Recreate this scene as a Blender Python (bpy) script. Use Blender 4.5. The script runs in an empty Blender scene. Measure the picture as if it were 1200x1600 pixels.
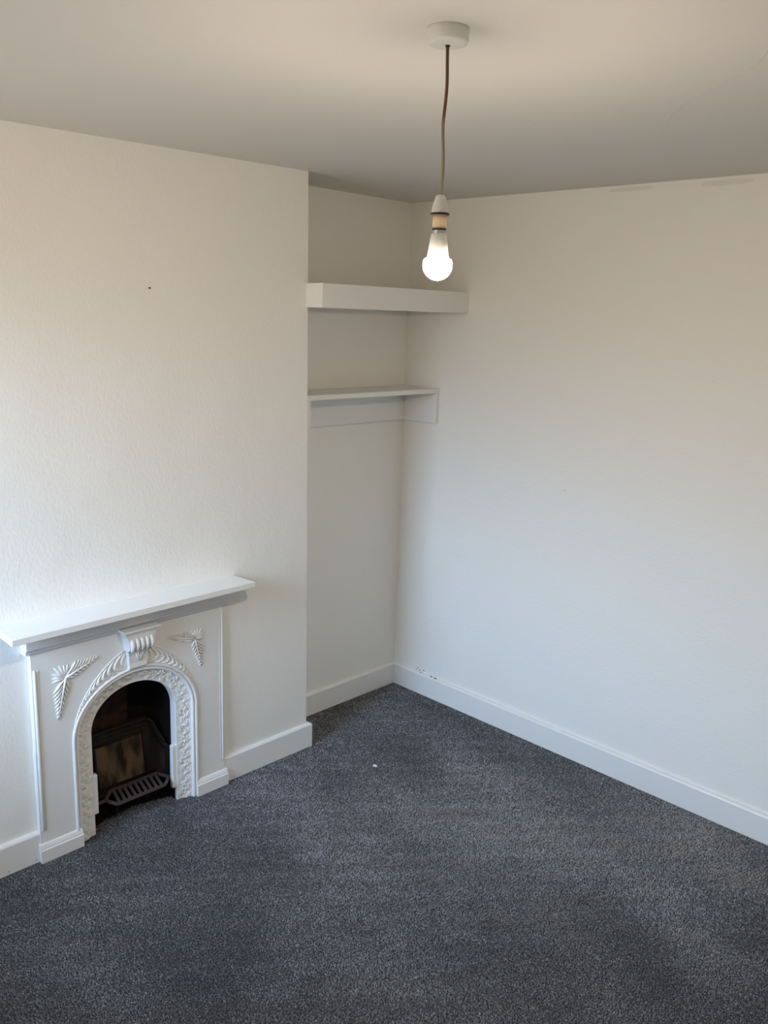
import bpy, bmesh, math, random
import numpy as np
from mathutils import Vector, Matrix

C = bpy.context.scene.collection
SC = bpy.context.scene
random.seed(7)

# ------------------------------------------------------------------ camera
cam = bpy.data.cameras.new('camera')
cam.sensor_fit = 'HORIZONTAL'
cam.sensor_width = 36.0
cam.lens = 36.0 * 1350.09 / 1200.0
cam.clip_start = 0.02
camo = bpy.data.objects.new('camera', cam)
C.objects.link(camo)
YAW, PITCH, ROLL = 0.8022, 0.2252, 0.0349
fw = Vector((math.sin(YAW) * math.cos(PITCH), math.cos(YAW) * math.cos(PITCH), -math.sin(PITCH)))
r0 = Vector((math.cos(YAW), -math.sin(YAW), 0.0))
u0 = r0.cross(fw)
rr = r0 * math.cos(ROLL) + u0 * math.sin(ROLL)
uu = -r0 * math.sin(ROLL) + u0 * math.cos(ROLL)
M = Matrix(((rr.x, uu.x, -fw.x, -3.1215), (rr.y, uu.y, -fw.y, -2.9072), (rr.z, uu.z, -fw.z, 1.8901), (0, 0, 0, 1)))
camo.matrix_world = M
SC.camera = camo

# ------------------------------------------------------------------ sky, exposure
SKY = 31.5
SKY_COL = (0.55, 0.79, 1.13)
GROUND_COL = (0.30, 0.26, 0.21)
BULB = 985.0
BULB_COL = (1.0, 0.85, 0.67)
SC.view_settings.view_transform = 'Standard'
SC.view_settings.look = 'None'
SC.view_settings.gamma = 1.0
SC.view_settings.use_curve_mapping = False
SC.view_settings.exposure = 0.0

w = bpy.data.worlds.new('sky')
SC.world = w
w.use_nodes = True
nt = w.node_tree
nt.nodes.clear()
out = nt.nodes.new('ShaderNodeOutputWorld')
bg = nt.nodes.new('ShaderNodeBackground')
tc = nt.nodes.new('ShaderNodeTexCoord')
sep = nt.nodes.new('ShaderNodeSeparateXYZ')
rmp = nt.nodes.new('ShaderNodeValToRGB')
mp = nt.nodes.new('ShaderNodeMapRange')
mp.inputs['From Min'].default_value = -1.0
mp.inputs['From Max'].default_value = 1.0
nt.links.new(tc.outputs['Generated'], sep.inputs[0])
nt.links.new(sep.outputs['Z'], mp.inputs['Value'])
nt.links.new(mp.outputs[0], rmp.inputs[0])
rmp.color_ramp.elements[0].position = 0.50
rmp.color_ramp.elements[0].color = (*[c * 0.55 for c in GROUND_COL], 1)
rmp.color_ramp.elements[1].position = 0.62
rmp.color_ramp.elements[1].color = (*SKY_COL, 1)
el = rmp.color_ramp.elements.new(0.68)
el.color = (*SKY_COL, 1)
el = rmp.color_ramp.elements.new(0.90)          # clear sky: paler towards the roofs, deeper overhead
el.color = (SKY_COL[0] * 0.42, SKY_COL[1] * 0.50, SKY_COL[2] * 0.58, 1)
nt.links.new(rmp.outputs[0], bg.inputs['Color'])
bg.inputs['Strength'].default_value = SKY
nt.links.new(bg.outputs[0], out.inputs[0])

# window opening in the left wall (out of frame): the daylight comes through here
XL, YR, H = -3.55, -3.40, 2.4
WY0, WY1, WZ0, WZ1 = -1.22, -0.28, 0.90, 2.20
pl = bpy.data.lights.new('window_portal', 'AREA')
pl.shape = 'RECTANGLE'
pl.size = WZ1 - WZ0
pl.size_y = WY1 - WY0
pl.cycles.is_portal = True
plo = bpy.data.objects.new('window_portal', pl)
C.objects.link(plo)
plo.location = (XL - 0.12, (WY0 + WY1) / 2, (WZ0 + WZ1) / 2)
plo.rotation_euler = (0, -math.pi / 2, 0)


# ------------------------------------------------------------------ materials
def mat(name, col, rough=0.5, spec=0.5, bump=None, metal=0.0, var=None, emis=None):
    """bump = list of (scale, stretch xyz, strength, distance); var = (scale, colour2, lo, hi)"""
    m = bpy.data.materials.new(name)
    m.use_nodes = True
    n = m.node_tree
    b = n.nodes['Principled BSDF']
    b.inputs['Base Color'].default_value = (*col, 1)
    b.inputs['Roughness'].default_value = rough
    b.inputs['Specular IOR Level'].default_value = spec
    b.inputs['Metallic'].default_value = metal
    if emis:
        b.inputs['Emission Color'].default_value = (*emis[0], 1)
        b.inputs['Emission Strength'].default_value = emis[1]
    t = n.nodes.new('ShaderNodeTexCoord')
    if var:
        nz = n.nodes.new('ShaderNodeTexNoise')
        nz.inputs['Scale'].default_value = var[0]
        nz.inputs['Detail'].default_value = 5
        mr = n.nodes.new('ShaderNodeMapRange')
        mr.inputs['From Min'].default_value = var[2]
        mr.inputs['From Max'].default_value = var[3]
        mx = n.nodes.new('ShaderNodeMix')
        mx.data_type = 'RGBA'
        mx.inputs[6].default_value = (*col, 1)
        mx.inputs[7].default_value = (*var[1], 1)
        mpn = n.nodes.new('ShaderNodeMapping')
        if len(var) > 4:
            mpn.inputs['Scale'].default_value = var[4]
        n.links.new(t.outputs['Object'], mpn.inputs['Vector'])
        n.links.new(mpn.outputs[0], nz.inputs['Vector'])
        n.links.new(nz.outputs['Fac'], mr.inputs['Value'])
        n.links.new(mr.outputs[0], mx.inputs[0])
        n.links.new(mx.outputs[2], b.inputs['Base Color'])
    prev = None
    for (sc, st, strength, dist) in (bump or []):
        mpn = n.nodes.new('ShaderNodeMapping')
        mpn.inputs['Scale'].default_value = st
        nz = n.nodes.new('ShaderNodeTexNoise')
        nz.inputs['Scale'].default_value = sc
        nz.inputs['Detail'].default_value = 3
        bp = n.nodes.new('ShaderNodeBump')
        bp.inputs['Strength'].default_value = strength
        bp.inputs['Distance'].default_value = dist
        n.links.new(t.outputs['Object'], mpn.inputs['Vector'])
        n.links.new(mpn.outputs[0], nz.inputs['Vector'])
        n.links.new(nz.outputs['Fac'], bp.inputs['Height'])
        if prev:
            n.links.new(prev.outputs[0], bp.inputs['Normal'])
        prev = bp
    if prev:
        n.links.new(prev.outputs[0], b.inputs['Normal'])
    return m


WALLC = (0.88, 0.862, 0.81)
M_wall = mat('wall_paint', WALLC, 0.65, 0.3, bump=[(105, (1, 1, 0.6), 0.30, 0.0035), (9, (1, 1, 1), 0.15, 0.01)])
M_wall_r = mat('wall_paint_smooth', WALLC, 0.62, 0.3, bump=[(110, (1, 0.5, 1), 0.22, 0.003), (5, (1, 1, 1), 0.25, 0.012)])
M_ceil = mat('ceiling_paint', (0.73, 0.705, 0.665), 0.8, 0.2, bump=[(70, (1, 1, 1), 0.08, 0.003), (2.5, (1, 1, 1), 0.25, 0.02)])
M_wood = mat('white_gloss_paint', (0.84, 0.83, 0.80), 0.34, 0.45, bump=[(30, (1, 1, 1), 0.12, 0.003)])
M_iron = mat('white_painted_iron', (0.82, 0.81, 0.78), 0.38, 0.45, bump=[(60, (1, 1, 1), 0.1, 0.002)])
M_black = mat('black_cast_iron', (0.012, 0.009, 0.007), 0.7, 0.22, bump=[(80, (1, 1, 1), 0.4, 0.003)], var=(14, (0.034, 0.023, 0.014), 0.5, 0.75))
M_soot = mat('sooty_black', (0.010, 0.008, 0.008), 0.9, 0.1, bump=[(60, (1, 1, 1), 0.5, 0.004)])
M_rust = mat('rusty_plate', (0.040, 0.015, 0.007), 0.8, 0.2, bump=[(60, (1, 1, 1), 0.4, 0.003)], var=(22, (0.012, 0.007, 0.005), 0.45, 0.65))
M_clay = mat('fireclay', (0.115, 0.077, 0.043), 0.85, 0.2, bump=[(50, (1, 1, 1), 0.4, 0.004)], var=(24, (0.016, 0.011, 0.007), 0.40, 0.62, (1, 1, 0.3)))
M_grate = mat('grate_iron', (0.085, 0.062, 0.058), 0.5, 0.5, bump=[(90, (1, 1, 1), 0.3, 0.002)])
M_plastic = mat('white_plastic', (0.78, 0.76, 0.72), 0.35, 0.5)
M_beige = mat('yellowed_plastic', (0.66, 0.50, 0.30), 0.4, 0.5)
M_dark = mat('dark_ring', (0.03, 0.026, 0.02), 0.5, 0.4)
M_metal = mat('bulb_cap_metal', (0.62, 0.60, 0.56), 0.35, 0.5, metal=0.6)
M_globe = mat('lit_bulb', (0.9, 0.9, 0.88), 0.3, 0.5, emis=(BULB_COL, BULB))


def globe_strength(m):
    # the diffuser of an LED bulb glows strongest at its tip and fades towards the housing
    n = m.node_tree
    t = n.nodes.new('ShaderNodeTexCoord')
    s = n.nodes.new('ShaderNodeSeparateXYZ')
    r = n.nodes.new('ShaderNodeMapRange')
    r.inputs['From Min'].default_value = -0.404
    r.inputs['From Max'].default_value = -0.425
    r.inputs['To Min'].default_value = BULB * 0.20
    r.inputs['To Max'].default_value = BULB * 1.15
    n.links.new(t.outputs['Object'], s.inputs[0])
    n.links.new(s.outputs['Z'], r.inputs['Value'])
    n.links.new(r.outputs[0], n.nodes['Principled BSDF'].inputs['Emission Strength'])


globe_strength(M_globe)
M_house = mat('bulb_housing', (0.86, 0.84, 0.80), 0.4, 0.5)
M_gap = mat('chipped_paint', (0.06, 0.05, 0.045), 0.9, 0.1)
M_nail = mat('nail_metal', (0.10, 0.08, 0.06), 0.5, 0.5, metal=0.4)
M_white = mat('white_crumb', (0.85, 0.86, 0.87), 0.7, 0.3)
M_crack = mat('plaster_crack', (0.60, 0.57, 0.53), 0.9, 0.1)
M_filler = mat('filler_smear', (0.80, 0.775, 0.725), 0.85, 0.15, bump=[(60, (1, 1, 1), 0.5, 0.004)])


def cable_mat():
    m = mat('flex_cable', (0.20, 0.13, 0.08), 0.6, 0.3)
    n = m.node_tree
    b = n.nodes['Principled BSDF']
    t = n.nodes.new('ShaderNodeTexCoord')
    s = n.nodes.new('ShaderNodeSeparateXYZ')
    cr = n.nodes.new('ShaderNodeValToRGB')
    mr = n.nodes.new('ShaderNodeMapRange')
    mr.inputs['From Min'].default_value = -0.30
    mr.inputs['From Max'].default_value = 0.0
    n.links.new(t.outputs['Object'], s.inputs[0])
    n.links.new(s.outputs['Z'], mr.inputs['Value'])
    n.links.new(mr.outputs[0], cr.inputs[0])
    e = cr.color_ramp.elements
    e[0].position = 0.0
    e[0].color = (0.42, 0.36, 0.27, 1)
    e[1].position = 1.0
    e[1].color = (0.10, 0.065, 0.04, 1)
    e2 = e.new(0.45)
    e2.color = (0.30, 0.25, 0.18, 1)
    e3 = e.new(0.52)
    e3.color = (0.17, 0.095, 0.055, 1)
    n.links.new(cr.outputs[0], b.inputs['Base Color'])
    return m


def carpet_mat(name, tufts):
    m = bpy.data.materials.new(name)
    m.use_nodes = True
    n = m.node_tree
    b = n.nodes['Principled BSDF']
    b.inputs['Roughness'].default_value = 0.9
    b.inputs['Specular IOR Level'].default_value = 0.15
    if not tufts:
        b.inputs['Base Color'].default_value = (0.03, 0.033, 0.042, 1)
        return m
    b.inputs['Sheen Weight'].default_value = 1.0
    b.inputs['Sheen Roughness'].default_value = 0.4
    g = n.nodes.new('ShaderNodeNewGeometry')
    cr = n.nodes.new('ShaderNodeValToRGB')
    e = cr.color_ramp.elements
    e[0].position, e[0].color = 0.0, (0.090, 0.090, 0.095, 1)
    e[1].position, e[1].color = 1.0, (0.320, 0.324, 0.334, 1)
    for p, c in ((0.55, (0.120, 0.121, 0.127, 1)), (0.88, (0.168, 0.170, 0.180, 1))):
        q = e.new(p)
        q.color = c
    n.links.new(g.outputs['Random Per Island'], cr.inputs[0])
    t = n.nodes.new('ShaderNodeTexCoord')
    nz = n.nodes.new('ShaderNodeTexNoise')
    nz.inputs['Scale'].default_value = 3.4
    nz.inputs['Detail'].default_value = 6
    nz.inputs['Roughness'].default_value = 0.72
    n.links.new(t.outputs['Object'], nz.inputs['Vector'])
    mr = n.nodes.new('ShaderNodeMapRange')
    mr.inputs['From Min'].default_value = 0.36
    mr.inputs['From Max'].default_value = 0.58
    mr.inputs['To Min'].default_value = 0.72
    mr.inputs['To Max'].default_value = 1.08
    n.links.new(nz.outputs['Fac'], mr.inputs['Value'])
    mx = n.nodes.new('ShaderNodeVectorMath')
    mx.operation = 'SCALE'
    n.links.new(cr.outputs[0], mx.inputs[0])
    n.links.new(mr.outputs[0], mx.inputs['Scale'])
    n.links.new(mx.outputs[0], b.inputs['Base Color'])
    return m


M_cable = cable_mat()
M_carpet = carpet_mat('carpet_backing', False)
M_pile = carpet_mat('carpet_pile', True)


# ------------------------------------------------------------------ mesh helpers
def obj(name, bm, m, parent=None, smooth=False, bevel=0.0, segs=2):
    bmesh.ops.remove_doubles(bm, verts=bm.verts, dist=1e-6)
    bmesh.ops.recalc_face_normals(bm, faces=bm.faces)
    me = bpy.data.meshes.new(name)
    bm.to_mesh(me)
    bm.free()
    me.materials.append(m)
    o = bpy.data.objects.new(name, me)
    C.objects.link(o)
    if smooth:
        for p in me.polygons:
            p.use_smooth = True
    if bevel:
        md = o.modifiers.new('bevel', 'BEVEL')
        md.width = bevel
        md.segments = segs
        md.limit_method = 'ANGLE'
        md.angle_limit = math.radians(40)
    if parent:
        o.parent = parent
    return o


def struct(name, bm, m, parent=None, **k):
    o = obj(name, bm, m, parent, **k)
    if parent is None:
        o['kind'] = 'structure'
    return o


def thing(name, label, cat, loc=(0, 0, 0)):
    o = bpy.data.objects.new(name, None)
    o.empty_display_size = 0.05
    C.objects.link(o)
    o.location = loc
    o['label'] = label
    o['category'] = cat
    return o


def tag(o, label, cat):
    o['label'] = label
    o['category'] = cat
    return o


OFF = Vector((0, 0, 0))


def box(bm, x0, x1, y0, y1, z0, z1):
    v = [bm.verts.new(Vector(p) - OFF) for p in ((x0, y0, z0), (x1, y0, z0), (x1, y1, z0), (x0, y1, z0),
                                                (x0, y0, z1), (x1, y0, z1), (x1, y1, z1), (x0, y1, z1))]
    for f in ((0, 3, 2, 1), (4, 5, 6, 7), (0, 1, 5, 4), (1, 2, 6, 5), (2, 3, 7, 6), (3, 0, 4, 7)):
        bm.faces.new([v[i] for i in f])
    return v


def grid(bm, rows, closed_u=False, closed_v=False):
    """rows: list of lists of points; joins neighbours with quads"""
    V = [[bm.verts.new(Vector(p) - OFF) for p in r] for r in rows]
    nr, nc = len(V), len(V[0])
    for i in range(nr if closed_u else nr - 1):
        for j in range(nc if closed_v else nc - 1):
            a, b, c, d = V[i][j], V[i][(j + 1) % nc], V[(i + 1) % nr][(j + 1) % nc], V[(i + 1) % nr][j]
            bm.faces.new((a, b, c, d))
    return V


def capped(bm, rows):
    """closed loops stacked, both ends capped"""
    V = grid(bm, rows, closed_v=True)
    bm.faces.new(V[0])
    bm.faces.new(V[-1])
    return V


def lathe(bm, prof, cx, cy, n=32, cap=True):
    rows = [[(cx + r * math.cos(2 * math.pi * k / n), cy + r * math.sin(2 * math.pi * k / n), z) for k in range(n)] for r, z in prof]
    V = grid(bm, rows, closed_v=True)
    if cap:
        bm.faces.new(V[0])
        bm.faces.new(V[-1])


def tube(bm, pts, rad, n=8, flat=None):
    rows = []
    pts = [Vector(p) for p in pts]
    for i, p in enumerate(pts):
        d = (pts[min(i + 1, len(pts) - 1)] - pts[max(i - 1, 0)]).normalized()
        ref = Vector((0, 1, 0)) if abs(d.y) < 0.9 else Vector((1, 0, 0))
        a = d.cross(ref).normalized()
        b = d.cross(a).normalized()
        r = rad[i] if isinstance(rad, (list, tuple)) else rad
        rows.append([p + a * (r * math.cos(2 * math.pi * k / n)) + b * (r * (flat or 1) * math.sin(2 * math.pi * k / n)) for k in range(n)])
    capped(bm, rows)


# ------------------------------------------------------------------ room shell
TB = 0.018
HB = 0.111
WT = 0.12                        # thickness of outer walls
# chimney breast: an old wall, a little out of plumb (corners measured)
CB_R, CT_R = Vector((-0.802, -0.231)), Vector((-0.884, -0.289))
CB_L, CT_L = Vector((-2.50, -0.227)), Vector((-2.50, -0.180))


def edge_x(z):
    return CB_R.x + (CT_R.x - CB_R.x) * z / H


def wall_y(x, z):
    yr = CB_R.y + (CT_R.y - CB_R.y) * z / H
    yl = CB_L.y + (CT_L.y - CB_L.y) * z / H
    t = (x - CB_L.x) / (edge_x(z) - CB_L.x)
    return yl + (yr - yl) * t


bm = bmesh.new()
box(bm, XL - WT, WT, YR - WT, WT, -0.1, -0.004)
floor = struct('floor', bm, M_carpet)


def pile():
    rs = np.random.RandomState(11)
    sp = 0.0047
    X, Y = np.meshgrid(np.arange(XL + 0.004, 0, sp), np.arange(YR + 0.004, 0, sp))
    X = X.ravel() + rs.uniform(-.4, .4, X.size) * sp
    Y = Y.ravel() + rs.uniform(-.4, .4, Y.size) * sp
    inside = (Y > -0.215) & (X > -2.48) & (X < -0.82)                       # under the chimney breast
    hearth = (np.abs(X + 1.634) < 0.17) & (Y < -0.150 - 0.055 * (np.abs(X + 1.634) / 0.2) ** 2.2)
    k = (~inside) | hearth
    X, Y = X[k], Y[k]
    n = X.size
    # brushed lean: a smooth random field, plus a little disorder of each tuft
    lx, ly = np.zeros(n), np.zeros(n)
    for f, a in ((3.1, .4), (7.3, .5), (15.0, .5), (31.0, .45), (60.0, .35)):
        for _ in range(3):
            th = rs.uniform(0, 6.28); ph = rs.uniform(0, 6.28); d = rs.uniform(0, 6.28)
            wv = a * np.sin(f * (X * np.cos(th) + Y * np.sin(th)) + ph + 0.8 * np.sin(f * 0.7 * Y + ph))
            lx += wv * np.cos(d); ly += wv * np.sin(d)
    # tufts along this band are leaned over to brighten it, the rest stands up
    ax, ay, bx, by = -1.05, -0.95, -0.15, -1.75
    tt = np.clip(((X - ax) * (bx - ax) + (Y - ay) * (by - ay)) / ((bx - ax) ** 2 + (by - ay) ** 2), 0, 1)
    wgt = np.exp(-((X - ax - tt * (bx - ax)) ** 2 + (Y - ay - tt * (by - ay)) ** 2) / (2 * 0.36 ** 2))
    lx = 0.0042 * wgt - 0.0004 + lx * 0.0008 + rs.normal(0, .0016, n)
    ly = ly * 0.0008 + rs.normal(0, .0016, n)
    hgt = rs.uniform(0.0030, 0.0048, n)
    rad = rs.uniform(0.0030, 0.0042, n)
    rot = rs.uniform(0, 6.28, n)
    V = np.empty((n, 4, 3), np.float32)
    for i in range(3):
        V[:, i, 0] = X + rad * np.cos(rot + i * np.pi / 1.5)
        V[:, i, 1] = Y + rad * np.sin(rot + i * np.pi / 1.5)
        V[:, i, 2] = -0.0052
    V[:, 3, 0] = X + lx
    V[:, 3, 1] = Y + ly
    V[:, 3, 2] = -0.0040 + hgt
    V[:, :, 0] = np.minimum(V[:, :, 0], -0.002)
    V[:, :, 1] = np.minimum(V[:, :, 1], -0.002)
    base = (np.arange(n) * 4)[:, None, None]
    tri = np.array([[0, 1, 3], [1, 2, 3], [2, 0, 3]])[None]
    F = (base + tri).reshape(-1).astype(np.int32)
    me = bpy.data.meshes.new('carpet_pile')
    me.vertices.add(n * 4)
    me.vertices.foreach_set('co', V.ravel())
    me.loops.add(F.size)
    me.loops.foreach_set('vertex_index', F)
    me.polygons.add(F.size // 3)
    me.polygons.foreach_set('loop_start', np.arange(0, F.size, 3, dtype=np.int32))
    me.polygons.foreach_set('loop_total', np.full(F.size // 3, 3, np.int32))
    me.update(calc_edges=True)
    me.materials.append(M_pile)
    o = bpy.data.objects.new('carpet_pile', me)
    C.objects.link(o)
    o.parent = floor
    o['kind'] = 'stuff'


pile()

bm = bmesh.new()
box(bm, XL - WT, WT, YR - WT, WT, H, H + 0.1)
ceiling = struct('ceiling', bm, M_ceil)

bm = bmesh.new()
box(bm, 0.0, WT, YR - WT, WT, 0.0, H)
wall_right = struct('wall_right', bm, M_wall_r)

bm = bmesh.new()
box(bm, XL, 0.0, 0.0, WT, 0.0, H)
wall_back = struct('wall_back', bm, M_wall_r)

bm = bmesh.new()
box(bm, XL, 0.0, YR - WT, YR, 0.0, H)
wall_front = struct('wall_front', bm, M_wall)

bm = bmesh.new()
box(bm, XL - WT, XL, YR - WT, WY0, 0, H)
box(bm, XL - WT, XL, WY1, WT, 0, H)
box(bm, XL - WT, XL, WY0, WY1, 0, WZ0)
box(bm, XL - WT, XL, WY0, WY1, WZ1, H)
wall_left = struct('wall_left', bm, M_wall)

# sash window in that opening
bm = bmesh.new()
wx0, wx1 = XL - 0.09, XL - 0.05
box(bm, wx0, wx1, WY0, WY0 + 0.05, WZ0, WZ1)
box(bm, wx0, wx1, WY1 - 0.05, WY1, WZ0, WZ1)
box(bm, wx0, wx1, WY0 + 0.05, WY1 - 0.05, WZ0, WZ0 + 0.06)
box(bm, wx0, wx1, WY0 + 0.05, WY1 - 0.05, WZ1 - 0.05, WZ1)
zm = (WZ0 + WZ1) / 2
box(bm, wx0, wx1, WY0 + 0.05, WY1 - 0.05, zm - 0.02, zm + 0.02)
win = struct('window_1', bm, M_wood)
gm = bpy.data.materials.new('window_glass')
gm.use_nodes = True
n = gm.node_tree
n.nodes.clear()
o_ = n.nodes.new('ShaderNodeOutputMaterial')
tr = n.nodes.new('ShaderNodeBsdfTransparent')
gl = n.nodes.new('ShaderNodeBsdfGlossy')
gl.inputs['Roughness'].default_value = 0.02
fr = n.nodes.new('ShaderNodeFresnel')
fr.inputs[0].default_value = 1.45
ms = n.nodes.new('ShaderNodeMixShader')
n.links.new(fr.outputs[0], ms.inputs[0])
n.links.new(tr.outputs[0], ms.inputs[1])
n.links.new(gl.outputs[0], ms.inputs[2])
n.links.new(ms.outputs[0], o_.inputs[0])
for z0, z1 in ((WZ0 + 0.06, zm - 0.02), (zm + 0.02, WZ1 - 0.05)):
    bm = bmesh.new()
    xm = (wx0 + wx1) / 2
    box(bm, xm - 0.002, xm + 0.002, WY0 + 0.05, WY1 - 0.05, z0, z1)
    obj('pane', bm, gm, win)

# fireplace centre line and arch sizes
FX = -1.634
SPR = 0.40                       # springing height of the arch
RIM_A, RIM_B = 0.2475, 0.213
INN_A, INN_B = 0.172, 0.148
HOLE0, HOLE1, HOLEZ = FX - 0.21, FX + 0.21, 0.60

# chimney breast with the fireplace hole
bm = bmesh.new()
NX = [CB_L.x, -2.2, HOLE0, HOLE1, -1.1, None]
NZ = [0.0, HOLEZ, 1.2, 1.8, H]


def cpt(i, k):
    z = NZ[k]
    x = edge_x(z) if NX[i] is None else NX[i]
    return (x, wall_y(x, z), z)


V = [[bm.verts.new(cpt(i, k)) for k in range(len(NZ))] for i in range(len(NX))]
for i in range(len(NX) - 1):
    for k in range(len(NZ) - 1):
        if i == 2 and k == 0:
            continue
        bm.faces.new((V[i][k], V[i + 1][k], V[i + 1][k + 1], V[i][k + 1]))
BR = [bm.verts.new((-0.81, 0.0, z)) for z in NZ]          # right flank meets the alcove wall
BL = [bm.verts.new((CB_L.x, 0.0, z)) for z in NZ]
for k in range(len(NZ) - 1):
    bm.faces.new((V[-1][k], BR[k], BR[k + 1], V[-1][k + 1]))
    bm.faces.new((V[0][k], BL[k], BL[k + 1], V[0][k + 1]))
# hole reveals
h = [bm.verts.new((x, -0.004, z)) for x, z in ((HOLE0, 0), (HOLE0, HOLEZ), (HOLE1, HOLEZ), (HOLE1, 0))]
fv = [V[2][0], V[2][1], V[3][1], V[3][0]]
for a in range(3):
    bm.faces.new((fv[a], fv[a + 1], h[a + 1], h[a]))
bm.faces.new(h)
bmesh.ops.remove_doubles(bm, verts=bm.verts, dist=1e-6)
wall_ch = struct('wall_chimney_breast', bm, M_wall)


# ------------------------------------------------------------------ skirting boards
def skirting(name, path, inward):
    """path: floor points of the wall face; the board stands on the room side (left of the path if inward=1)"""
    bm = bmesh.new()
    prof = [(0.0, 0.0), (TB, 0.0), (TB, HB - 0.008), (TB - 0.003, HB - 0.003), (TB - 0.007, HB), (0.0, HB + 0.001)]
    P = [Vector(p) for p in path]
    rows = []
    for i, p in enumerate(P):
        n0 = n1 = None
        if i > 0:
            d = (P[i] - P[i - 1]).normalized(); n0 = Vector((-d.y, d.x)) * inward
        if i < len(P) - 1:
            d = (P[i + 1] - P[i]).normalized(); n1 = Vector((-d.y, d.x)) * inward
        if n0 is None: nn = n1
        elif n1 is None: nn = n0
        else:
            nn = (n0 + n1); nn = nn / (nn.dot(n0))
        rows.append([(p.x + nn.x * o, p.y + nn.y * o, z) for o, z in prof])
    capped(bm, rows)
    return struct(name, bm, M_wood)


sk_r = skirting('baseboard_right', [(0, 0), (0, YR)], -1)
sk_b = skirting('baseboard_back', [(-0.81, 0), (0, 0)], -1)
SUR_L, SUR_R = FX - 0.383, FX + 0.381
sk_c = skirting('baseboard_chimney_right', [(SUR_R - 0.002, wall_y(SUR_R, 0)), (CB_R.x, CB_R.y), (-0.81, -TB)], -1)
sk_l = skirting('baseboard_chimney_left', [(CB_L.x, CB_L.y), (SUR_L + 0.002, wall_y(SUR_L, 0))], -1)
sk_k = skirting('baseboard_left', [(XL, YR), (XL, 0)], -1)
sk_f = skirting('baseboard_front', [(0, YR), (XL, YR)], -1)
sk_a = skirting('baseboard_alcove', [(XL, 0), (CB_L.x, 0)], -1)


# small irregular marks: thin chips on the surfaces
def chip(name, c, u, v, du, dv, m, parent, thick=0.0006, seed=0, n=7, nrm=None):
    rnd = random.Random(seed)
    c, u, v = Vector(c), Vector(u), Vector(v)
    nrm = (u.cross(v)).normalized() if nrm is None else Vector(nrm)
    a, b = [], []
    for k in range(n):
        ang = 2 * math.pi * k / n
        r = 0.65 + 0.5 * rnd.random()
        p = c + u * (du * r * math.cos(ang)) + v * (dv * r * math.sin(ang))
        a.append(p - nrm * 0.002); b.append(p + nrm * thick)
    bm = bmesh.new()
    capped(bm, [a, b])
    return obj(name, bm, m, parent)


XN = (-1, 0, 0)
for k, (y, z, du, dv) in enumerate([(-0.170, 0.1290, .0035, .003), (-0.160, 0.1165, .005, .002), (-0.184, 0.1175, .008, .0022),
                                   (-0.209, 0.1235, .005, .0035), (-0.198, 0.1125, .004, .002), (-0.268, 0.1135, .006, .0015),
                                   (-0.298, 0.1130, .010, .0018)]):
    xx = -0.0005 if z > 0.112 else -0.0105
    chip('paint_chip', (xx if z > 0.1145 else -0.009, y, z), (0, 1, 0.05), (0, 0, 1), du, dv, M_gap, sk_r, 0.002 if z <= 0.1145 else 0.0006, seed=k, nrm=XN)
for k, (y, z, r) in enumerate([(-0.95, 1.187, .0022), (-0.54, 1.184, .0018), (-1.538, 1.691, .0018)]):
    chip('speck', (0, y, z), (0, 1, 0), (0, 0, 1), r, r, M_gap if k == 0 else M_crack, wall_right, 0.0006, seed=20 + k, nrm=XN)
YN = (0, -1, 0)
for k, x in enumerate((-0.80, -1.205, -2.035, -2.13)):
    yy = wall_y(x, 0) - TB
    chip('scuff', (x, yy, 0.012), (1, 0, 0), (0, 0, 1), .0028, .0018, M_gap, sk_c if x > -1.3 else sk_l, 0.0006, seed=40 + k, nrm=YN)

# filler smears under the ceiling on the right wall, and a hairline crack in the ceiling
for k, (y0, y1, z0, z1) in enumerate([(-1.03, -1.22, 2.372, 2.396), (-1.40, -1.62, 2.368, 2.393), (-1.66, -1.95, 2.380, 2.398)]):
    chip('filler_smear', (0, (y0 + y1) / 2, (z0 + z1) / 2), (0, 1, 0), (0, 0, 1), abs(y1 - y0) / 2, (z1 - z0) / 2 - 0.002, M_filler, wall_right, 0.0012, seed=60 + k, n=14, nrm=XN)
NZc = H


def ribbon(name, pts, wdt, parent, m):
    bm = bmesh.new()
    up, lo = [], []
    rows = []
    for i, p in enumerate(pts):
        p = Vector(p)
        d = (Vector(pts[min(i + 1, len(pts) - 1)]) - Vector(pts[max(i - 1, 0)])).normalized()
        s = d.cross(Vector((0, 0, 1))).normalized()
        wd = wdt * (0.6 + 0.4 * math.sin(i * 2.1) ** 2)
        rows.append([p - s * wd + Vector((0, 0, .002)), p - s * wd - Vector((0, 0, .0004)), p + s * wd - Vector((0, 0, .0004)), p + s * wd + Vector((0, 0, .002))])
    capped(bm, rows)
    return obj(name, bm, m, parent)


def zpix(x, y, z):
    """point of the ceiling seen at a photo pixel"""
    d = fw * 1350.09 + rr * (x - 600) - uu * (y - 800)
    c = Vector((-3.1215, -2.9072, 1.8901))
    return c + d * ((z - c.z) / d.z)


ribbon('crack', [zpix(x, y, H) for x, y in ((1043, 190), (1052, 178), (1066, 166), (1085, 154), (1110, 141), (1140, 124), (1165, 113), (1185, 98), (1200, 80))], 0.0008, ceiling, M_crack)
ribbon('crack', [zpix(x, y, H) for x, y in ((983, 214), (995, 207), (1008, 204))], 0.0006, ceiling, M_crack)

# ------------------------------------------------------------------ fireplace
OFF = Vector((FX, -0.24, 0.0))
fp = thing('fireplace', 'small white painted cast iron fireplace with arched opening and mantel shelf on chimney breast', 'fireplace', OFF)
PF = -0.250                      # front face of the panel
PB = -0.222


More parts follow.
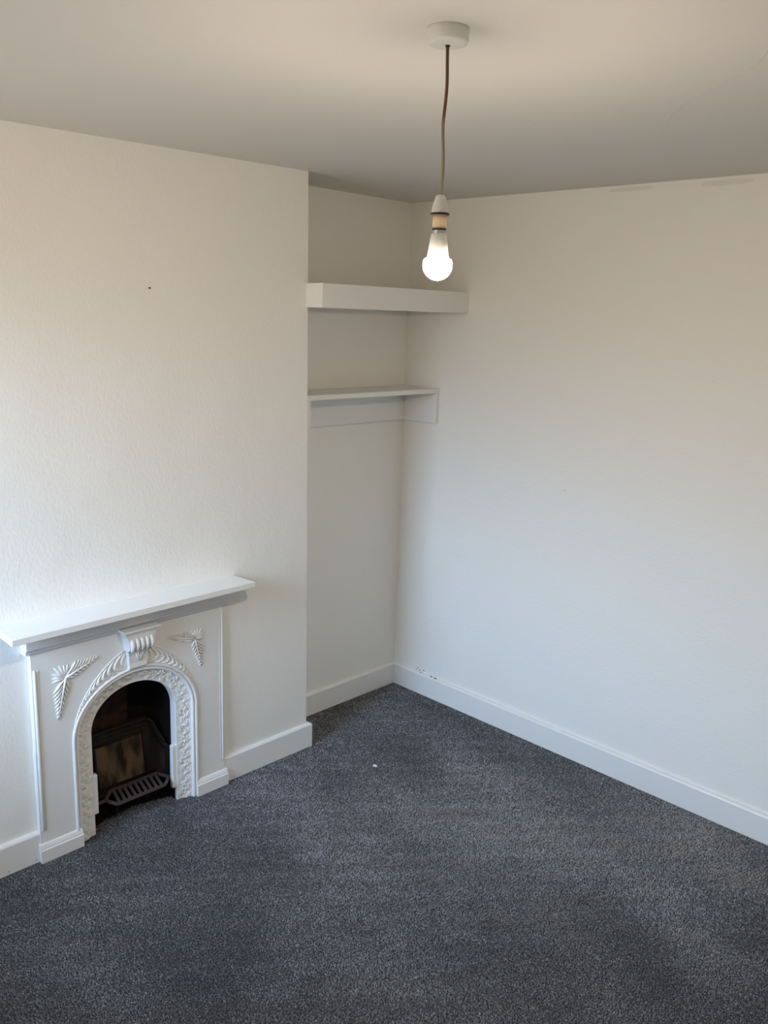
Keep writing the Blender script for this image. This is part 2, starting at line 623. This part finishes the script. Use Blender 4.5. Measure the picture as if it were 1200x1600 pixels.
def arch(a, b, n=48, nl=14, z0=0.0, cx=FX):
    """points of the arch outline from the left foot over the top to the right foot"""
    pts = [(cx - a, z0 + (SPR - z0) * k / nl) for k in range(nl)]
    pts += [(cx - a * math.cos(math.pi * k / n), SPR + b * math.sin(math.pi * k / n)) for k in range(n + 1)]
    pts += [(cx + a, SPR - (SPR - z0) * (k + 1) / nl) for k in range(nl)]
    return pts


# panel with the arched cut-out
bm = bmesh.new()
A = arch(RIM_A, RIM_B)
TOPZ = 0.800
outer = []
for (x, z) in A:
    if z <= SPR + 1e-6:
        outer.append((SUR_L if x < FX else SUR_R, z))
    else:
        t = math.atan2((z - SPR) / RIM_B, (x - FX) / RIM_A)      # pi .. 0
        c, s = math.cos(t), math.sin(t)
        k = min((SUR_R - FX) / max(abs(c), 1e-6), (TOPZ - SPR) / max(s, 1e-6))
        outer.append((FX + k * c, SPR + k * s))
# snap the nearest points onto the two top corners
for cx_ in (SUR_L, SUR_R):
    i = min(range(len(outer)), key=lambda q: (outer[q][0] - cx_) ** 2 + (outer[q][1] - TOPZ) ** 2)
    outer[i] = (cx_, TOPZ)
rows = [[(x, PF, z) for x, z in outer], [(x, PF, z) for x, z in A], [(x, PB, z) for x, z in A], [(x, PB, z) for x, z in outer]]
V = grid(bm, rows, closed_u=True)
for e in (0, -1):
    bm.faces.new([V[k][e] for k in range(4)])
obj('surround_panel', bm, M_iron, fp)


# rim moulding: two beads swept round the arch
def sweep(bm, prof, path):
    """prof: list of (outward offset, y); path: list of (x,z) in the wall plane"""
    rows = []
    n = len(path)
    for i, (x, z) in enumerate(path):
        x0, z0 = path[max(i - 1, 0)]
        x1, z1 = path[min(i + 1, n - 1)]
        d = Vector((x1 - x0, z1 - z0)).normalized()
        nx, nz = -d.y, d.x              # outward for a path running left foot -> top -> right foot
        rows.append([(x + nx * o, y, z + nz * o) for o, y in prof])
    capped(bm, rows)


bm = bmesh.new()
bead = lambda c, r, yb: [(c + r * math.cos(math.pi * k / 6), yb - r * math.sin(math.pi * k / 6)) for k in range(7)]
prof = [(0.006, PF + 0.004)] + bead(0.001, 0.0055, PF - 0.002) + [(-0.006, PF + 0.001)] + bead(-0.0115, 0.0045, PF + 0.001) + [(-0.017, PF + 0.010)]
prof = [(o, y) for o, y in prof] + [(-0.017, PF + 0.02), (0.006, PF + 0.02)]
sweep(bm, prof, A)
obj('arch_rim', bm, M_iron, fp, smooth=False)


# leafy band between the rim and the opening: a relief grid
def band_relief():
    na, nt_ = 760, 32
    AR = np.array(arch(RIM_A - 0.014, RIM_B - 0.014, 400, 160))
    IN = np.array(arch(INN_A, INN_B, 400, 160))

    def resample(P, n):
        d = np.r_[0, np.cumsum(np.hypot(*np.diff(P, axis=0).T))]
        s = np.linspace(0, d[-1], n)
        return np.c_[np.interp(s, d, P[:, 0]), np.interp(s, d, P[:, 1])], d[-1]
    # same parameter on both curves (feet, springing and crown line up)
    u = np.linspace(0, len(AR) - 1, na)
    idx = np.arange(len(AR))
    Ai = np.c_[np.interp(u, idx, AR[:, 0]), np.interp(u, idx, AR[:, 1])]
    Ii = np.c_[np.interp(u, idx, IN[:, 0]), np.interp(u, idx, IN[:, 1])]
    mid = (Ai + Ii) / 2
    s = np.r_[0, np.cumsum(np.hypot(*np.diff(mid, axis=0).T))]
    L = s[-1]
    t = np.linspace(0, 1, nt_)
    W = 0.062
    S, T = np.meshgrid(s, t * W, indexing='ij')
    Hh = np.zeros_like(S)
    rnd = np.random.RandomState(3)

    def leaf(s0, t0, ang, ln, wd, hh):
        c, q = math.cos(ang), math.sin(ang)
        a = (S - s0) * c + (T - t0) * q
        b = -(S - s0) * q + (T - t0) * c
        x = a / ln
        wloc = wd * np.sqrt(np.clip(4 * x * (1 - x), 0, 1)) * (1.1 - 0.5 * np.clip(x, 0, 1)) + 1e-6
        m = (x > 0) & (x < 1)
        y = np.abs(b) / wloc
        prof_ = np.where(m & (y < 1), hh * np.sqrt(np.clip(1 - y * y, 0, 1)) * (0.75 + 0.25 * np.cos(y * 9)), 0)
        np.maximum(Hh, prof_, out=Hh)
    k = 0
    half = L / 2
    p = 0.0
    step = 0.0170
    while p < half - 0.004:
        side = 1 if k % 2 else -1
        for sg, base in ((1, p), (-1, L - p)):
            cen = W * 0.50 + 0.006 * math.sin(k * math.pi / 2)
            # acanthus frond: three lobes fanning out from the vine
            for da, ln, wd in ((0.42, 0.024, 0.0030), (0.75, 0.027, 0.0034), (1.10, 0.026, 0.0034), (1.5, 0.020, 0.0030)):
                leaf(base, cen, (da * side) if sg == 1 else math.pi - da * side, ln * (0.9 + 0.2 * rnd.rand()), wd, 0.0060)
            leaf(base - sg * 0.004, cen - side * 0.002, (-0.55 * side) if sg == 1 else math.pi + 0.55 * side, 0.015, 0.0028, 0.0045)
        p += step
        k += 1
    np.maximum(Hh, 0.0035 * np.exp(-((T - W * 0.5 - 0.004 * np.sin(S * 146)) / 0.0022) ** 2), out=Hh)
    y_rim, y_in = PF + 0.006, PF + 0.022
    bm = bmesh.new()
    Vv = []
    for i in range(na):
        row = []
        for j in range(nt_):
            f = t[j]
            P = Ai[i] * (1 - f) + Ii[i] * f
            yb = y_rim + (y_in - y_rim) * f + 0.005 * math.sin(math.pi * f)
            row.append((P[0], yb - Hh[i, j], P[1]))
        # inner return edge
        row.append((Ii[i][0], y_in + 0.004, Ii[i][1]))
        row.append((Ii[i][0], -0.190, Ii[i][1]))
        Vv.append(row)
    grid(bm, Vv)
    return bm


ob = obj('leaf_band', band_relief(), M_iron, fp, smooth=True)


# carved leaves on the face: tapered pieces with a raised ridge
def leafpiece(bm, base, tip, wid, hgt, bend=0.0, y0=PF, n=6):
    b, t_ = Vector(base), Vector(tip)
    d = t_ - b
    L = d.length
    d.normalize()
    p = Vector((-d.y, d.x))
    rows = []
    for i in range(n + 1):
        x = i / n
        wl = wid * (math.sin(math.pi * (0.08 + 0.92 * x) ** 0.75) if x < 1 else 0.0) + 0.0004
        c = b + d * (L * x) + p * (bend * L * math.sin(math.pi * x * 0.5) ** 2)
        hh = hgt * (0.5 + 0.5 * math.sin(math.pi * min(1, x * 1.1))) * (1 if x < 1 else 0.3)
        rows.append([(c.x + p.x * wl * q, y0 + 0.001 if abs(q) == 1 else y0 - hh * (1 - 0.45 * abs(q) * 1.2), c.y + p.y * wl * q) for q in (-1, -0.55, 0, 0.55, 1)])
    capped(bm, rows)


def spandrel(sx):
    bm = bmesh.new()
    mx = lambda x: x if sx > 0 else -1.350 - (x + 1.944) * 0.93
    mz = lambda z: z if sx > 0 else 0.698 - (0.698 - z) * 0.80
    Pm = lambda x, z: (mx(x), mz(z))
    hub = Vector((-1.902, 0.652))
    for tip in (Vector((-1.778, 0.696)), Vector((-1.934, 0.505))):
        d = (tip - hub)
        L = d.length
        d.normalize()
        p = Vector((-d.y, d.x))
        # rib
        tube(bm, [(mx((hub + d * (L * q)).x), PF - 0.0060 * (1 - q * 0.6), mz((hub + d * (L * q)).y)) for q in (0, .25, .5, .75, 1)], [0.0046, .0042, .0036, .0028, .0015], 6)
        for k in range(8):
            q = 0.03 + 0.87 * k / 7
            c = hub + d * (L * q)
            out_ = 1 if tip.x > -1.85 else -1        # side of the rib that faces the straight edge
            for sg in (1, -1):
                ln = (0.060 * (1 - q) + 0.004) if sg == out_ else (0.036 * (1 - q) ** 0.7 + 0.006)
                dirn = (d * 0.74 + p * (sg * 0.74)).normalized()
                e = c + dirn * ln
                leafpiece(bm, Pm(c.x, c.y), Pm(e.x, e.y), 0.0054 * (1 - q * 0.5), 0.0090 * (1 - 0.45 * q), bend=0.20 * sg * -1 * sx)
    # corner spray
    corner = Vector((-1.944, 0.698))
    for k, ang in enumerate((-54, -36, -18, 0, 18, 36, 54)):
        d = (corner - hub).normalized()
        a = math.radians(ang)
        d = Vector((d.x * math.cos(a) - d.y * math.sin(a), d.x * math.sin(a) + d.y * math.cos(a)))
        ln = 0.059 - min(abs(ang), 30) * 0.0004
        e = hub + d * ln
        leafpiece(bm, Pm(hub.x + d.x * .006, hub.y + d.y * .006), Pm(e.x, e.y), 0.0078, 0.0070, bend=0.05 * (1 if ang > 0 else -1) * sx)
    return bm


obj('leaf_ornament', spandrel(1), M_iron, fp, smooth=True)
obj('leaf_ornament', spandrel(-1), M_iron, fp, smooth=True)


# laurel garlands running down from the keystone, between the rim and an outer arc
def oarc(q):
    """outer arc, q=0 at the keystone, 1 where it meets the rim"""
    a = math.radians(80 - 66 * q)
    k = 1 - q
    rx, rz = RIM_A + 0.004 + 0.020 * k, RIM_B + 0.004 + 0.075 * k
    return Vector((rx * math.cos(a), SPR + rz * math.sin(a)))


def iarc(q):
    a = math.radians(80 - 66 * q)
    return Vector(((RIM_A + 0.006) * math.cos(a), SPR + (RIM_B + 0.006) * math.sin(a)))


def laurel(sx):
    bm = bmesh.new()
    n = 10
    for k in range(n):
        for dq, sc in ((0.0, 1.0), (-0.035, 0.55)):
            q = max(0.0, 0.05 + 0.86 * (k / n) ** 0.92 + dq * (1 - 0.5 * k / n))
            a_, b_ = iarc(q), oarc(q)
            c = (a_ + b_) / 2
            ac = (b_ - a_) / 2
            al = (iarc(q + 0.02) + oarc(q + 0.02) - iarc(q) - oarc(q)).normalized()
            hw = ac.length
            pts, rad = [], []
            for i in range(9):
                t_ = -1 + i / 4
                pp = c + ac * (t_ * 0.95 * (0.5 + 0.5 * sc)) + al * (hw * 1.15 * sc * (1 - t_ * t_) - hw * 0.35)
                pts.append((FX + sx * pp.x, PF - 0.0015, pp.y))
                rad.append(max(0.0008, (0.0020 + 0.0042 * (1 - t_ * t_)) * (1 - 0.55 * k / n) * (1 if sc == 1 else 0.8)))
            tube(bm, pts, rad, 8)
    # fine line along the outer arc
    tube(bm, [(FX + sx * oarc(q / 20).x, PF - 0.001, oarc(q / 20).y + 0.003) for q in range(21)], 0.0022, 6)
    return bm


obj('laurel_garland', laurel(-1), M_iron, fp, smooth=True)
obj('laurel_garland', laurel(1), M_iron, fp, smooth=True)

# keystone corbel


def corbel():
    bm = bmesh.new()
    # (z, half width, front y)
    pr = [(0.778, 0.072, -0.306), (0.770, 0.072, -0.306), (0.767, 0.066, -0.302), (0.758, 0.060, -0.298), (0.745, 0.055, -0.296),
          (0.732, 0.052, -0.296), (0.716, 0.050, -0.297), (0.702, 0.048, -0.293), (0.694, 0.047, -0.284), (0.690, 0.045, -0.276),
          (0.684, 0.041, -0.272), (0.640, 0.037, -0.266), (0.622, 0.035, -0.266), (0.616, 0.034, -0.262)]
    rows = [[(FX - w_, PF + 0.006, z), (FX - w_, y, z), (FX + w_, y, z), (FX + w_, PF + 0.006, z)] for z, w_, y in pr]
    capped(bm, rows)
    return bm


kst = obj('keystone', corbel(), M_iron, fp, bevel=0.0015)
for k in range(5):
    bm = bmesh.new()
    x = FX + (-0.038 + 0.019 * k)
    tube(bm, [(x, -0.294, 0.742), (x, -0.297, 0.732), (x, -0.300, 0.718), (x, -0.297, 0.703), (x, -0.288, 0.693)], [0.004, 0.0078, 0.0088, 0.0078, 0.004], 10)
    obj('flute', bm, M_iron, kst, smooth=True)
bm = bmesh.new()
for ang in (-24, -8, 8, 24):
    a = math.radians(ang)
    tube(bm, [(FX + 0.003, -0.2685, 0.645), (FX + 0.003 + 0.015 * math.sin(a), -0.2705, 0.645 + 0.015 * math.cos(a)), (FX + 0.003 + 0.035 * math.sin(a), -0.272, 0.645 + 0.035 * math.cos(a))], [0.001, 0.0022, 0.0028], 6)
obj('fan_leaf', bm, M_iron, kst, smooth=True)

# edge beads
for sx in (-1, 1):
    xe = (SUR_L + 0.011) if sx < 0 else (SUR_R - 0.009)
    bm = bmesh.new()
    z0, z1 = (0.112, 0.705) if sx < 0 else (0.108, 0.758)
    rb = 0.0052 if sx < 0 else 0.0030
    tube(bm, [(xe, PF, z0), (xe, PF - 0.001, z0 + 0.004), (xe, PF - 0.001, z1 - 0.004), (xe, PF, z1)], [0.002, rb, rb, 0.002], 10)
    tube(bm, [(xe - sx * 0.011, PF, z0), (xe - sx * 0.011, PF, z0 + 0.004), (xe - sx * 0.011, PF, z1 - 0.004), (xe - sx * 0.011, PF, z1)], [0.001, rb * 0.45, rb * 0.45, 0.001], 8)
    obj('edge_bead', bm, M_iron, fp, smooth=True)

# plinth blocks with a stepped top
for x0, x1 in ((SUR_L - 0.006, FX - RIM_A + 0.013), (FX + RIM_A - 0.004, SUR_R + 0.008)):
    bm = bmesh.new()
    pr = [(-0.225, 0.0), (-0.265, 0.0), (-0.265, 0.046), (-0.261, 0.049), (-0.261, 0.053), (-0.256, 0.064), (-0.252, 0.067), (-0.225, 0.067)]
    capped(bm, [[(x0, y, z) for y, z in pr], [(x1, y, z) for y, z in pr]])
    obj('plinth_block', bm, M_iron, fp)

# frieze under the shelf, mantel shelf
bm = bmesh.new()
pr = [(-0.222, 0.852), (-0.268, 0.852), (-0.268, 0.790), (-0.264, 0.788), (-0.266, 0.784), (-0.264, 0.780), (-0.259, 0.779), (-0.258, 0.768), (-0.252, 0.763), (-0.222, 0.763)]
capped(bm, [[(SUR_L - 0.016, y, z) for y, z in pr], [(SUR_R + 0.012, y, z) for y, z in pr]])
obj('frieze', bm, M_wood, fp)
bm = bmesh.new()
capped(bm, [[(-2.113, -0.221, z), (-2.117, -0.366, z - 0.002), (-1.187, -0.366, z), (-1.203, -0.221, z)] for z in (0.853, 0.876)])
obj('mantel_shelf', bm, M_wood, fp, bevel=0.002)

# white lugs inside the opening
for sx in (-1, 1):
    bm = bmesh.new()
    xa = FX + sx * (INN_A + 0.004)
    xb = FX + sx * (INN_A - 0.018)
    zt, zb = (0.235, 0.078) if sx < 0 else (0.235, 0.055)
    box(bm, min(xa, xb), max(xa, xb), -0.226, -0.206, zb, zt)
    obj('lug', bm, M_iron, fp, bevel=0.004)

# ---- firebox of black iron
# plan of the lining from the left side of the opening round the back to the right side
def lining(y_back, dx, n=28):
    pts = []
    for k in range(n + 1):
        t_ = k / n
        a = math.pi * t_
        c = -math.cos(a)
        s_ = math.sin(a)
        # superellipse plan: splayed cheeks and a flat back
        px = math.copysign(abs(c) ** 0.62, c)
        py = abs(s_) ** 0.55
        pts.append((FX + px * (INN_A + dx), -0.196 + (y_back + 0.196) * py))
    return pts


bm = bmesh.new()
UP = lining(-0.030, 0.012)
rows = []
for z, f in ((0.0, 1), (0.30, 1), (0.42, 0.98), (0.50, 0.9), (0.58, 0.75)):
    rows.append([(FX + (x - FX) * (1.0), y if f == 1 else -0.196 + (y + 0.196) * f, z) for x, y in UP])
V = grid(bm, rows)
bm.faces.new(V[-1])
obj('fire_chamber', bm, M_soot, fp, smooth=True)

# lower cast lining with a raised top edge that falls towards the front
bm = bmesh.new()
LO = lining(-0.085, 0.000)
N_ = len(LO)


def ledge(k):
    s_ = math.sin(math.pi * k / (N_ - 1))
    return 0.212 + 0.10 * min(1.0, (s_ / 0.75)) ** 2.2


rows = [[(x, y - 0.030 * max(0, math.sin(math.pi * k / (N_ - 1))) ** 2, 0.06) for k, (x, y) in enumerate(LO)],
        [(x, y, ledge(k)) for k, (x, y) in enumerate(LO)],
        [(x + (0.0), y + 0.030, ledge(k) + 0.004) for k, (x, y) in enumerate(LO)]]
grid(bm, rows)
obj('fire_lining', bm, M_black, fp, smooth=True)
for dz, dy, r in ((0.002, -0.003, 0.0065), (-0.020, -0.004, 0.004)):
    bm = bmesh.new()
    tube(bm, [(x, y + dy, ledge(k) + dz) for k, (x, y) in enumerate(LO) if 2 <= k <= N_ - 3], r, 8)
    obj('lining_bead', bm, M_black, fp, smooth=True)

# fireclay back inside a raised frame, leaning back a little
def slab(x0, x1, z0, z1, yb, yt, th):
    return [[(x0, yb, z0), (x1, yb, z0), (x1, yt, z1), (x0, yt, z1)], [(x0, yb + th, z0), (x1, yb + th, z0), (x1, yt + th, z1), (x0, yt + th, z1)]]


bm = bmesh.new()
capped(bm, slab(FX - 0.098, FX + 0.098, 0.105, 0.262, -0.128, -0.096, 0.02))
fb = obj('fireback', bm, M_clay, fp, bevel=0.004)
for a in (((FX - 0.104, 0.10), (FX - 0.102, 0.27)), ((FX - 0.106, 0.268), (FX + 0.106, 0.268)), ((FX + 0.104, 0.10), (FX + 0.102, 0.27))):
    bm = bmesh.new()
    yz = lambda z: -0.130 + (z - 0.105) / 0.157 * 0.032
    (xa, za), (xb, zb) = a
    tube(bm, [(xa, yz(za), za), ((xa + xb) / 2, yz((za + zb) / 2), (za + zb) / 2), (xb, yz(zb), zb)], 0.0055, 8)
    obj('frame_bar', bm, M_black, fb, smooth=True)

# rusty throat plate above the lining
bm = bmesh.new()
capped(bm, [[(FX - 0.13, -0.062, 0.31), (FX + 0.06, -0.062, 0.31), (FX + 0.06, -0.075, 0.50), (FX - 0.13, -0.075, 0.50)],
            [(FX - 0.13, -0.050, 0.31), (FX + 0.06, -0.050, 0.31), (FX + 0.06, -0.065, 0.50), (FX - 0.13, -0.065, 0.50)]])
obj('throat_plate', bm, M_rust, fp, bevel=0.004)

# dark hearth floor behind the curved carpet edge
bm = bmesh.new()
top, bot = [], []
for k in range(21):
    q = -1 + 2 * k / 20
    x = FX + q * (INN_A + 0.03)
    y = -0.150 - 0.055 * abs(q) ** 2.2
    top.append((x, y, 0.006))
for x, y in ((FX + INN_A + 0.03, -0.02), (FX - INN_A - 0.03, -0.02)):
    top.append((x, y, 0.006))
capped(bm, [[(x, y, -0.002) for x, y, z in top], top])
obj('hearth_plate', bm, M_soot, fp)
for sx in (-1, 1):
    bm = bmesh.new()
    x0 = FX + sx * (INN_A - 0.004)
    box(bm, min(x0, x0 + sx * 0.006), max(x0, x0 + sx * 0.006), -0.214, -0.150, 0.0, 0.20)
    obj('side_flange', bm, M_black, fp)

# ------------------------------------------------------------------ fire grate
GX, GZ = -1.607, 0.098
OFF = Vector((GX, -0.19, 0.0))
gr = thing('fire_grate', 'slotted dark iron bottom grate lying inside the arched fireplace opening', 'grate', OFF)
yb_, yf_ = -0.142, -0.238
outline = [(-0.135, -0.187), (-0.092, yb_), (0.108, yb_), (0.128, -0.196), (0.085, yf_), (-0.115, yf_)]
bm = bmesh.new()
th = 0.009


def strip(bm, a, b, wd, z0, z1):
    a, b = Vector(a), Vector(b)
    d = (b - a).normalized()
    p = Vector((-d.y, d.x)) * wd / 2
    q = [a + p, b + p, b - p, a - p]
    capped(bm, [[(v.x, v.y, z0) for v in q], [(v.x, v.y, z1) for v in q]])


O2 = [(GX + x, y) for x, y in outline]
for i in range(6):
    strip(bm, O2[i], O2[(i + 1) % 6], 0.0095, GZ - th, GZ)
obj('grate_frame', bm, M_grate, gr)
for k in range(9):
    q = (k + 0.5) / 9
    xb = GX - 0.092 + 0.200 * q
    xf = GX - 0.115 + 0.200 * q
    bm = bmesh.new()
    if k == 0:
        pass
    strip(bm, (xb, yb_), (xf, yf_), 0.0095, GZ - th, GZ - 0.0005)
    obj('grate_bar', bm, M_grate, gr)
for a, b in (((GX - 0.135, -0.187), (FX - INN_A + 0.004, -0.188)), ((GX + 0.128, -0.196), (FX + INN_A - 0.004, -0.198))):
    bm = bmesh.new()
    strip(bm, a, b, 0.010, GZ - th, GZ)
    obj('grate_lug', bm, M_grate, gr)
for sx in (-0.07, 0.06):
    bm = bmesh.new()
    box(bm, GX + sx - 0.006, GX + sx + 0.006, -0.152, -0.142, 0.004, GZ - 0.004)
    obj('grate_foot', bm, M_black, gr)
OFF = Vector((0, 0, 0))

# ------------------------------------------------------------------ alcove shelves
OFF = Vector((-0.44, -0.2, 1.905))
us = thing('boxed_shelf', 'upper alcove shelf boxed in with deep white fascia overlapping chimney breast edge', 'shelf', OFF)
UX0, UY0 = -0.878, -0.373
bm = bmesh.new()
box(bm, UX0, -0.001, UY0, UY0 + 0.018, 1.905, 1.997)
obj('fascia', bm, M_wood, us, bevel=0.002)
bm = bmesh.new()
yw_ = wall_y(UX0, 1.95)
box(bm, UX0, UX0 + 0.018, UY0 + 0.018, yw_ + 0.004, 1.905, 1.996)
obj('end_board', bm, M_wood, us, bevel=0.002)
bm = bmesh.new()
xe = edge_x(1.97) + 0.012
v_ = [(UX0 + 0.018, UY0 + 0.018), (-0.001, UY0 + 0.018), (-0.001, -0.001), (-0.79, -0.001), (-0.85, -0.270), (UX0 + 0.018, -0.290)]
capped(bm, [[(x, y, 1.968) for x, y in v_], [(x, y, 1.990) for x, y in v_]])
obj('shelf_board', bm, M_wood, us)
bm = bmesh.new()
box(bm, -0.78, -0.02, -0.022, -0.001, 1.93, 1.968)
obj('batten', bm, M_wood, us)

OFF = Vector((-0.42, -0.11, 1.39))
ls = thing('alcove_shelf', 'lower open white shelf board on deep battens across the alcove', 'shelf', OFF)
LY = -0.227
bm = bmesh.new()
flank = lambda y, z: edge_x(z) + (-0.81 - edge_x(z)) * ((y - (CB_R.y + (CT_R.y - CB_R.y) * z / H)) / (0 - (CB_R.y + (CT_R.y - CB_R.y) * z / H)))
zl = 1.545
v_ = [(flank(LY, zl), LY), (-0.001, LY), (-0.001, -0.001), (flank(-0.001, zl), -0.001)]
capped(bm, [[(x, y, 1.535) for x, y in v_], [(x, y, 1.556) for x, y in v_]])
obj('shelf_board', bm, M_wood, ls, bevel=0.0015)
bm = bmesh.new()
box(bm, -0.79, -0.020, -0.020, -0.001, 1.390, 1.535)
obj('back_batten', bm, M_wood, ls, bevel=0.0015)
bm = bmesh.new()
box(bm, -0.020, -0.001, LY + 0.002, -0.001, 1.390, 1.535)
obj('side_batten', bm, M_wood, ls, bevel=0.0015)
bm = bmesh.new()
v_ = [(flank(LY, 1.4) + 0.0, LY + 0.002), (-0.796, LY + 0.002), (-0.78, -0.021), (flank(-0.021, 1.4), -0.021)]
capped(bm, [[(x, y, 1.362) for x, y in v_], [(x - 0.004, y, 1.535) for x, y in v_]])
obj('side_batten', bm, M_wood, ls)

# ------------------------------------------------------------------ pendant light
RX, RY = -1.818, -1.767
OFF = Vector((RX, RY, H))
pd = thing('pendant_light', 'bare lit bulb hanging on a short brown flex from white ceiling rose', 'light', OFF)
bm = bmesh.new()
lathe(bm, [(0.039, H), (0.039, H - 0.004), (0.038, H - 0.022), (0.036, H - 0.0255), (0.030, H - 0.027), (0.010, H - 0.028)], RX, RY, 40)
rose = obj('ceiling_rose', bm, M_plastic, pd, smooth=True)
bm = bmesh.new()
lathe(bm, [(0.0045, H - 0.027), (0.0045, H - 0.0305)], RX, RY, 14)
obj('grommet', bm, M_dark, rose)
bm = bmesh.new()
cp = []
for k in range(25):
    q = k / 24
    z = H - 0.029 - q * (H - 0.029 - 2.108)
    wob = 0.0022 * math.sin(q * 9.0) * (1 - abs(2 * q - 1))
    cp.append((RX + wob + 0.002 * math.sin(math.pi * q), RY - wob, z))
tube(bm, cp, 0.0031, 10)
obj('flex', bm, M_cable, pd, smooth=True)
bm = bmesh.new()
lathe(bm, [(0.0055, 2.113), (0.0085, 2.112), (0.0115, 2.104), (0.0150, 2.092), (0.0160, 2.083), (0.0160, 2.0795)], RX, RY, 28)
hold = obj('lamp_holder', bm, M_plastic, pd, smooth=True)
bm = bmesh.new()
lathe(bm, [(0.0150, 2.081), (0.0182, 2.080), (0.0182, 2.0765), (0.0130, 2.075), (0.0125, 2.073)], RX, RY, 28)
obj('shade_ring', bm, M_dark, hold)
bm = bmesh.new()
lathe(bm, [(0.0128, 2.076), (0.0132, 2.072), (0.0132, 2.0525)], RX, RY, 28)
obj('holder_body', bm, M_beige, hold, smooth=False)
bm = bmesh.new()
lathe(bm, [(0.0136, 2.0528), (0.0136, 2.0495), (0.0115, 2.0490)], RX, RY, 28)
obj('holder_rim', bm, M_dark, hold)
bm = bmesh.new()
lathe(bm, [(0.0112, 2.0505), (0.0112, 2.0425)], RX, RY, 24)
capm = obj('bulb_cap', bm, M_metal, pd)
bm = bmesh.new()
lathe(bm, [(0.0120, 2.0435), (0.0145, 2.0420), (0.0158, 2.036), (0.0180, 2.022), (0.0196, 2.008), (0.0210, 1.9990), (0.0216, 1.9965)], RX, RY, 40)
obj('bulb_housing', bm, M_house, pd, smooth=True)
bm = bmesh.new()
RC, CZ = 0.0283, 1.9850
pr = [(0.0212, 1.9970), (0.0250, 1.9968)]
for k in range(13):
    a = math.radians(20 - k * 110 / 12)
    pr.append((max(RC * math.cos(a), 0.0005), CZ + RC * math.sin(a)))
lathe(bm, pr, RX, RY, 32)
obj('bulb_globe', bm, M_globe, pd, smooth=True)['label'] = 'glowing white bulb globe'
OFF = Vector((0, 0, 0))

# ------------------------------------------------------------------ nail and crumb
nx_, nz_ = -1.54, 1.948
ny = wall_y(nx_, nz_)
bm = bmesh.new()
tube(bm, [(nx_, ny + 0.01, nz_ + 0.001), (nx_, ny - 0.010, nz_), (nx_, ny - 0.0105, nz_)], [0.0016, 0.0016, 0.0016], 8)
tube(bm, [(nx_, ny - 0.0095, nz_), (nx_, ny - 0.0115, nz_)], 0.0034, 10)
tag(obj('nail', bm, M_nail, smooth=False), 'small dark nail sticking out of the bare chimney breast wall', 'nail')
bm = bmesh.new()
rnd = random.Random(5)
pp = [(-0.702 + dx, -0.566 + dy) for dx, dy in ((-.005, .006), (-.001, .007), (.002, .001), (.005, -.005), (.005, -.009), (.001, -.007), (-.003, .001))]
capped(bm, [[(x, y, -0.001) for x, y in pp], [(x * 0.9 - 0.0702, y * 0.9 - 0.0566, 0.005 + 0.002 * rnd.random()) for x, y in pp]])
tag(obj('paper_scrap', bm, M_white), 'tiny white scrap lying alone on the dark grey carpet', 'scrap')
